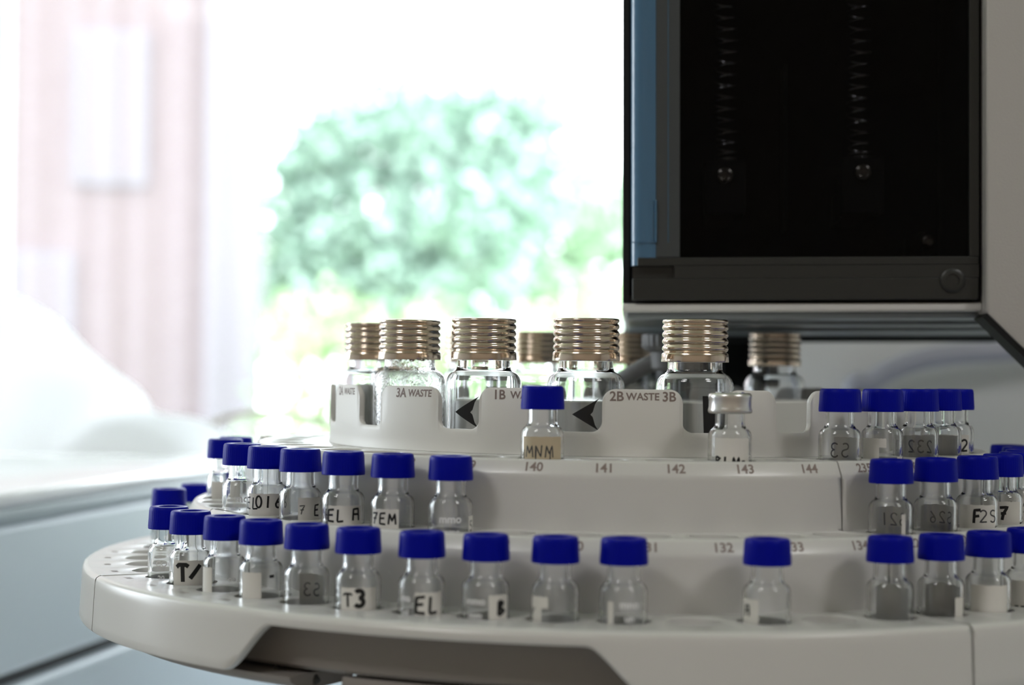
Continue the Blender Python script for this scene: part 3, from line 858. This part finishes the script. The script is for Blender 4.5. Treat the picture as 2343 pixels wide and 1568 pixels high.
# --- outer row, from the left end of the front rack to the right
vial('A', -1.070, 'outer row vial at the left end, clear body with label turned away', [(.75, 4.5, 3, 17.5)], [('.', 3, .8, 15.5, .75, False, 0)], etched=[('CO', 2.2, -.35, 15), ('20', 2.0, -.35, 11)])
vial('A', -.958, 'outer row vial marked with a thick black T and slash', [(.05, 10.5, 3, 18)], [('T/', 4.6, 1.15, 16.8, .0, False, 0)])
vial('A', -.831, 'outer row vial just right of the one marked T, narrow blank label', [(-.95, 4.2, 3, 17.8)], etched=[('oo', 2.0, .35, 14.5)])
vial('A', -.725, 'outer row vial with one short black dash on its grey label', [(-.45, 5.6, 3, 18.2)], [('-', 2.4, .75, 18.0, .55, False, 0), ('oo', 1.8, .25, 14.8, .5, False, 1)])
vial('A', -.613, 'outer row vial with a faded smudged label, left of the T3 vial', [(2.8, 8, 3, 17.5)], [('S3', 3.4, .5, 15.5, 2.9, True, 1)])
vial('A', -.504, 'outer row vial handwritten T3 in heavy black', [(.05, 9.6, 3, 16.8)], [('T', 3.2, .6, 15.3, -.42, False, 0), ('3', 3.9, 1.15, 16.2, .14, False, 0)])
vial('A', -.384, 'outer row vial handwritten EL in bold black letters', [(.35, 7.2, 3, 16.8)], [('EL', 4.0, .75, 15.8, .32, False, 0)], etched=[('mo', 2.4, -.75, 15), ('ml', 2.2, -.75, 11.5)])
vial('A', -.273, 'outer row vial with black framed mark on a narrow label at its right', [(.62, 5.6, 3, 17.0)], [('B', 3.4, .9, 15.6, .78, False, 0)], etched=[('mmo', 2.4, -.45, 15.2), ('mm', 2.4, -.45, 11.8)])
vial('A', -.159, 'outer row vial with white T shaped label scrap at its left', [(-.75, 5.4, 14.5, 17.2), (-.85, 3.2, 3, 14.5)], [('/', 1.8, .3, 14.5, -1.0, False, 1)])
vial('A', -.050, 'outer row vial standing before number 131, white print on clear glass', [(-.55, 1.6, 3, 16.5)], etched=[('mno', 2.6, .25, 15.5), ('un', 2.4, .25, 12.3)])
vial('A', .181, 'lone outer row vial with small A on a torn label, standing before number 133', [(-.8, 5.4, 3, 17.0)], [('A', 2.6, .5, 15.6, -.86, False, 0)])
vial('A', .401, 'outer row vial before number 134, beige label on the far side', [(2.9, 11, 3, 18.2)])
vial('A', .507, 'outer row vial with wide grey label, second in the right-hand group', [(2.9, 13, 3, 17.8), (.9, 3, 3, 16)], [('.', 2.4, .6, 8.2, .1, False, 0)])
vial('A', .620, 'outer row vial with pale blank label and a dark dot, third in the right-hand group', [(.05, 10, 3, 18.0)], [('.', 2.4, .6, 8.4, -.2, False, 0)])
vial('A', .734, 'outer row vial cut by the right edge of the view, dash on label', [(0, 10, 3, 18.0)], [('--', 2.0, .5, 12.2, -.3, False, 0)])
vial('A', -1.674, 'outer row vial standing beyond the empty holes, its cap half in front of others', [(2.5, 9, 3, 17)], dh=1.0)
vial('A', -1.845, 'blurred outer row vial behind the one past the empty holes', dh=1.0)
vial('A', -1.99, 'blurred blue-capped vial touching the edge of the middle tier', dh=1.0)
# --- middle row
vial('B', -1.100, 'middle row vial of clear etched glass, cap showing its round hole', etched=[('mo', 3.0, .0, 15.0), ('mino', 2.4, -.05, 11.2)])
vial('B', -.953, 'middle row vial handwritten EL 016', [(.0, 12.4, 3, 18.4)], [('EL', 3.2, .42, 16.8, -.78, False, 0), ('016', 3.3, .55, 17.3, .12, False, 0)])
vial('B', -.817, 'middle row vial right of EL 016, partial letter E at its edge', [(.55, 7.4, 3, 18.0)], [('7', 2.4, .28, 15.8, .15, False, 1), ('E', 3.0, .5, 15.9, .95, False, 0)])
vial('B', -.677, 'middle row vial handwritten ELA', [(.1, 9.6, 3, 16.8)], [('EL', 3.2, .55, 15.8, -.28, False, 0), ('A', 3.3, .55, 16.2, .68, False, 0)])
vial('B', -.543, 'middle row vial handwritten 7EM', [(-.4, 8.0, 3, 16.8)], [('7EM', 2.9, .5, 15.8, -.4, False, 0)])
vial('B', -.406, 'middle row vial at the right end of the left group, white print on glass', [(1.2, 3.0, 3, 15.8)], [('5', 2.6, .35, 14.5, 1.2, False, 1)], etched=[('mmo', 2.8, .0, 14.8), ('mmmo', 2.2, -.1, 11.6)])
vial('B', .538, 'middle row vial with reversed S21 seen through its label, right after the seam', [(2.95, 12, 3, 18.3), (.6, 1.2, 3, 17)], [('S21', 3.4, .45, 16.6, 3.05, True, 1)])
vial('B', .674, 'middle row vial with faint reversed S26, next to reversed S21', [(2.95, 12.5, 3, 18.3)], [('S26', 3.2, .42, 16.4, 2.85, True, 1)])
vial('B', .835, 'middle row vial marked F and reversed S2 in dark ink', [(.05, 10.8, 3, 18.2)], [('F', 3.6, .75, 16.6, .1, False, 0), ('2S', 3.4, .4, 16.6, .62, False, 1), ('oln', 2.0, .5, 11.5, .3, False, 0)])
vial('B', .975, 'middle row vial marked with a black crossed 7', [(.05, 10.8, 3, 18.0)], [('7', 3.6, .8, 16.4, .15, False, 0)])
vial('B', 1.115, 'middle row vial cut by the right edge, scribbled grey label', [(.0, 10.8, 3, 18.0)], [('62', 3.0, .45, 16.8, .0, False, 0), ('o', 2.0, .8, 12, .0, False, 0)])
for t, lb in ((1.27, 'dark blue cap behind the shoulder of the far right middle row, nearest of three'), (1.41, 'dark blue cap at the far right, between two other blurred caps'), (1.56, 'farthest dark blue cap beyond the inner row at right')):
    vial('B', t, lb, [(0, 8, 3, 17)])
vial('B', -1.523, 'middle row vial with pale label behind the clear etched one', [(.0, 9.5, 3, 17.5)], dh=.8)
vial('B', -1.665, 'middle row vial whose cap just shows behind its pale labelled neighbour', [(.6, 8, 3, 17.5)], dh=.8)
vial('B', -1.93, 'silver crimped vial top glinting behind the top tier, nearer of two', crimp=True)
vial('B', -2.07, 'silver crimped vial top glinting behind the top tier, farther of two', crimp=True)
# --- inner top row
vial('C', -.249, 'inner row vial with tan stained label, standing above number 140', [(.0, 11.6, 3, 18.2)], [('MNM', 3.2, .35, 16.0, -.1, False, 1), ('IIII', 4.5, .3, 14.8, -.5, False, 1)], old=True)
vial('C', .218, 'silver crimp-capped vial handwritten BLM, standing above number 143', [(.15, 10.0, 3, 18.4)], [('BL', 3.0, .55, 13.6, -.25, False, 0), ('Mn', 3.0, .5, 13.6, .55, False, 0)], crimp=True)
vial('C', .535, 'inner row vial with reversed S3 on its far label, nearest of the right-hand cluster', [(2.75, 8, 3, 18.2)], [('S3', 4.0, .45, 16.6, 3.2, True, 1)])
vial('C', .69, 'inner row vial with torn label and single ink dot, second of the right-hand cluster', [(-.6, 5.4, 3, 18.0), (-.1, 3.5, 15.5, 18), (1.0, 2.5, 3, 13)], [('.', 3.0, .6, 14.0, -.35, False, 0)])
vial('C', .86, 'inner row vial with reversed 232 written large, third of the right-hand cluster', [(3.1, 12.5, 3, 18.2)], [('232', 3.6, .5, 16.8, 3.05, True, 1)])
vial('C', 1.02, 'inner row vial with grey label turned from light, fourth of the right-hand cluster', [(2.9, 12.5, 3, 17.9)], [('.', 2.6, .6, 16, 3.4, True, 0)])
vial('C', 1.18, 'inner row vial seen last at the right end of the top row', [(.0, 9.5, 3, 17.9)], [('2', 3.5, .6, 16.5, .6, False, 0)])

# ------------------------------------------------------------------ injector tower
# local frame in mm: x right, z up from the lower front edge, y away; origin at the lower left front corner
def wpt(px_mm, h_mm, y_mm): return (px_mm * M, y_mm * M, E - h_mm * M)
TX, TH, TY = 0.8, -21.9, -13.4
tw = empty('injector_tower', wpt(TX, TH, TY), 'tall black and white injector tower with smoked glass door above the carousel', 'laboratory instrument', rot=(0, -.0115, -.066))
TOP = 125.0; DEP = 250.0
bm = bmesh.new()
box(bm, -.6, 112, 1.5, DEP, -1.9, .8, M, bevel=.7, seg=3)
mesh_obj('base_plate', bm, MT['white'], tw, autosmooth=50); bm = bmesh.new()
box(bm, .8, 150, 9, DEP - 2, -3.8, -1.9, M, bevel=.6, seg=2)
box(bm, 30, 150, 40, 62, -5.2, -3.8, M, bevel=.4); box(bm, 34, 150, 90, 150, -6.2, -3.8, M, bevel=.5)
mesh_obj('underside_plate', bm, MT['undergrey'], tw, autosmooth=50)
bm = bmesh.new(); box(bm, 26, 150, 150, 168, -8.6, -3.8, M, bevel=.4); mesh_obj('rear_gasket', bm, MT['column'], tw, smooth=False)
bm = bmesh.new()                                   # body: back box, left cheek, top, leaving a cavity open to the door
box(bm, -.5, 1.9, 6, DEP, 1.2, TOP, M, bevel=.4); box(bm, 1.9, 111.8, 60, DEP, 1.2, TOP, M)
box(bm, 109.2, 111.8, 4, 60, 1.2, TOP, M); box(bm, 1.9, 109.2, 4, 60, TOP - 3, TOP, M); box(bm, 1.9, 109.2, 6, 60, 1.2, 3.2, M)
mesh_obj('tower_body', bm, MT['cavity'], tw, smooth=False)
bm = bmesh.new(); box(bm, 55.0, 55.3, 44, 59.9, 28, 84, M); mesh_obj('divider_edge', bm, MT['gunmetal'], tw, smooth=False)
door = empty('door', (0, 0, 0)); door.parent = tw
bm = bmesh.new()
box(bm, 2.6, 110.6, 0, 4, 1.7, 8.6, M, bevel=.35); box(bm, 15.8, 110.6, 0, 4, 8.6, 12.6, M); box(bm, 4.2, 110.6, 0, 4, 12.6, 15.2, M, bevel=.3)
box(bm, 2.6, 15.8, 2.6, 4, 8.6, 12.6, M)
mesh_obj('bottom_rail', bm, MT['blackp'], door, smooth=False)
bm = bmesh.new(); box(bm, 10.0, 17.6, .6, 4, 15.2, TOP, M, bevel=.3); mesh_obj('side_stile', bm, MT['gunmetal'], door, smooth=False)
bm = bmesh.new(); box(bm, 107.8, 110.8, .4, 4, 15.2, TOP, M, bevel=.2); mesh_obj('hinge_stile', bm, MT['blackp'], door, smooth=False)
bm = bmesh.new()                                    # glossy corner strip, turned to the window side
prism(bm, [(2.2, 0), (2.2, 0)], 0, 1) if False else None
a = [(2.2, 7.5), (2.2, 4.0), (3.0, 1.9), (5.0, .55), (7.4, .15), (10.0, .6), (10.0, 4.0), (6, 7.5)]
lo = [bm.verts.new((x * M, y * M, 12.8 * M)) for x, y in a]; hi = [bm.verts.new((x * M, y * M, TOP * M)) for x, y in a]
for i in range(len(a)):
    j = (i + 1) % len(a); bm.faces.new([lo[i], lo[j], hi[j], hi[i]])
bm.faces.new(list(reversed(lo))); bm.faces.new(hi)
mesh_obj('corner_strip', bm, MT['lightpipe'], door, autosmooth=60)
bm = bmesh.new(); box(bm, 9.6, 10.3, -.2, .4, 20, 33.5, M, bevel=.15); box(bm, 13.8, 14.0, .45, .7, 20, TOP, M); box(bm, 2.4, 9.6, -.05, .5, 19.9, 20.2, M)
mesh_obj('moulded_line', bm, MT['lightpipe'], door, smooth=False)
bm = bmesh.new(); vs = [bm.verts.new((x * M, 2.2 * M, z * M)) for x, z in ((17.5, 15.1), (107.9, 15.1), (107.9, TOP), (17.5, TOP))]; bm.faces.new(vs)
mesh_obj('smoked_pane', bm, MT['smoked'], door, smooth=False)
def disc_screw(name, x, z, r, y, mat, parent, proud=1.2):
    bm = bmesh.new()
    for k, (rr, d) in enumerate(((r, 0), (r, -proud * .5), (r * .82, -proud), (r * .5, -proud * 1.05), (r * .5, -proud * .4), (0, -proud * .4))):
        pass
    prof = [(r, 0), (r, .5 * proud), (r * .9, .85 * proud), (r * .6, proud * 1.05), (r * .52, proud), (r * .5, proud * .5), (0, proud * .5)]
    lathe(bm, prof, 32)
    bmesh.ops.rotate(bm, verts=bm.verts, cent=(0, 0, 0), matrix=Matrix.Rotation(radians(90), 3, 'X'))
    bmesh.ops.translate(bm, verts=bm.verts, vec=(x * M, y * M, z * M))
    return mesh_obj(name, bm, mat, parent)
disc_screw('rail_screw', 102.5, 7.6, 3.9, 0, MT['blackp'], door, .9)
MT['screw'] = principled('dark_screw_steel', (0.35, 0.33, 0.30), 0.25, metal=1.0)
disc_screw('carriage_screw', 32.4, 42.3, 2.8, 12, MT['screw'], tw, 2.0)
disc_screw('carriage_screw', 76.3, 43.0, 2.8, 12, MT['screw'], tw, 2.0)
disc_screw('carriage_screw', 98.8, 21.5, 2.3, 22, MT['screw'], tw, 1.5)
bm = bmesh.new(); box(bm, 26, 39, 12, 24, 30, 47.2, M, bevel=.5); box(bm, 70, 83, 12, 24, 30, 48, M, bevel=.5); mesh_obj('spring_carriage', bm, MT['cavity'], tw, smooth=False)
bm = bmesh.new(); box(bm, 28, 37, 24, 60, 30, 40, M); box(bm, 72, 81, 24, 60, 30, 40, M); box(bm, 97, 101, 22, 60, 18, 25, M); mesh_obj('carriage_arm', bm, MT['cavity'], tw, smooth=False)
for cx, z0, ph, lean in ((33.0, 47.4, 0, .5), (76.0, 48.2, 2.5, .3)):
    bm = bmesh.new(); pts = []
    turns = 21; n = 26
    for i in range(turns * n):
        t = i / n; pz = z0 + (t * 3.7 if t > 3 else t * 1.2 + max(0, t - 1.5) * 1.9)
        if t > 3: pz = z0 + 3 * 1.2 + 1.5 * 1.9 + (t - 3) * 3.7
        a = 2 * pi * t + ph
        pts.append(((cx + lean * sin(t * .7) + 3.75 * cos(a)) * M, (18 + 3.75 * sin(a)) * M, pz * M))
    tube(bm, pts, .27 * M, 6); mesh_obj('coil_spring', bm, MT['spring'], tw)
# right arm panel
bm = bmesh.new()
pr = [(111.9, TOP), (160, TOP), (160, -50), (112.6, -2.8), (111.9, -1.9)]
prism(bm, pr, -4.5, 12, M, bevel=1.0, seg=3); mesh_obj('arm_panel', bm, MT['armp'], tw, autosmooth=50)
bm = bmesh.new()
prism(bm, [(112.6, -2.85), (160, -50.2), (158.8, -51.5), (111.4, -4.1)], -2.5, 12, M); mesh_obj('arm_trim', bm, MT['column'], tw, smooth=False)
# needle guide below the plate
bm = bmesh.new(); lathe(bm, [(0, 0), (3.2, 0), (3.2, -4.6), (0, -4.6)], 6, loc=(18.0 * M, 34 * M, -3.8 * M)); mesh_obj('hex_fitting', bm, MT['brass'], tw, smooth=False)
bm = bmesh.new(); lathe(bm, [(0, -8.2), (11.8, -8.2), (12.2, -8.7), (12.2, -12.4), (11.4, -13.6), (9.4, -14.4), (9.2, -19.6), (8.0, -20.6), (0, -20.6)], 120, mod=lambda i, z, r: 1 + (.012 * (1 if i % 4 < 2 else -1) if r > 11.9 else 0), loc=(18.2 * M, 34 * M, 0))
lathe(bm, [(0, -3.8), (2.6, -3.8), (2.6, -8.3), (0, -8.3)], 24, loc=(18.2 * M, 34 * M, 0))
mesh_obj('thumb_nut', bm, MT['nut'], tw, autosmooth=30)
bm = bmesh.new(); tube(bm, spline([(14 * M, 36 * M, -17 * M), (8 * M, 38 * M, -18.6 * M), (2 * M, 41 * M, -22 * M), (-4 * M, 46 * M, -25.6 * M)], 6), 2.9 * M, 16)
mesh_obj('guide_rod', bm, MT['nut'], tw)
# black support column standing on the instrument, behind the racks
bm = bmesh.new(); box(bm, -1, 58, 197, 240, -170.5, -1.5, M, bevel=1.5, seg=2); mesh_obj('support_column', bm, MT['column'], tw, smooth=False)
bm = bmesh.new(); box(bm, 55, 62.5, 140, 197, -27, -2, M, bevel=1); box(bm, 14, 40, 150, 198, -32, -16, M, bevel=2); mesh_obj('column_bracket', bm, MT['gunmetal'], tw, smooth=False)
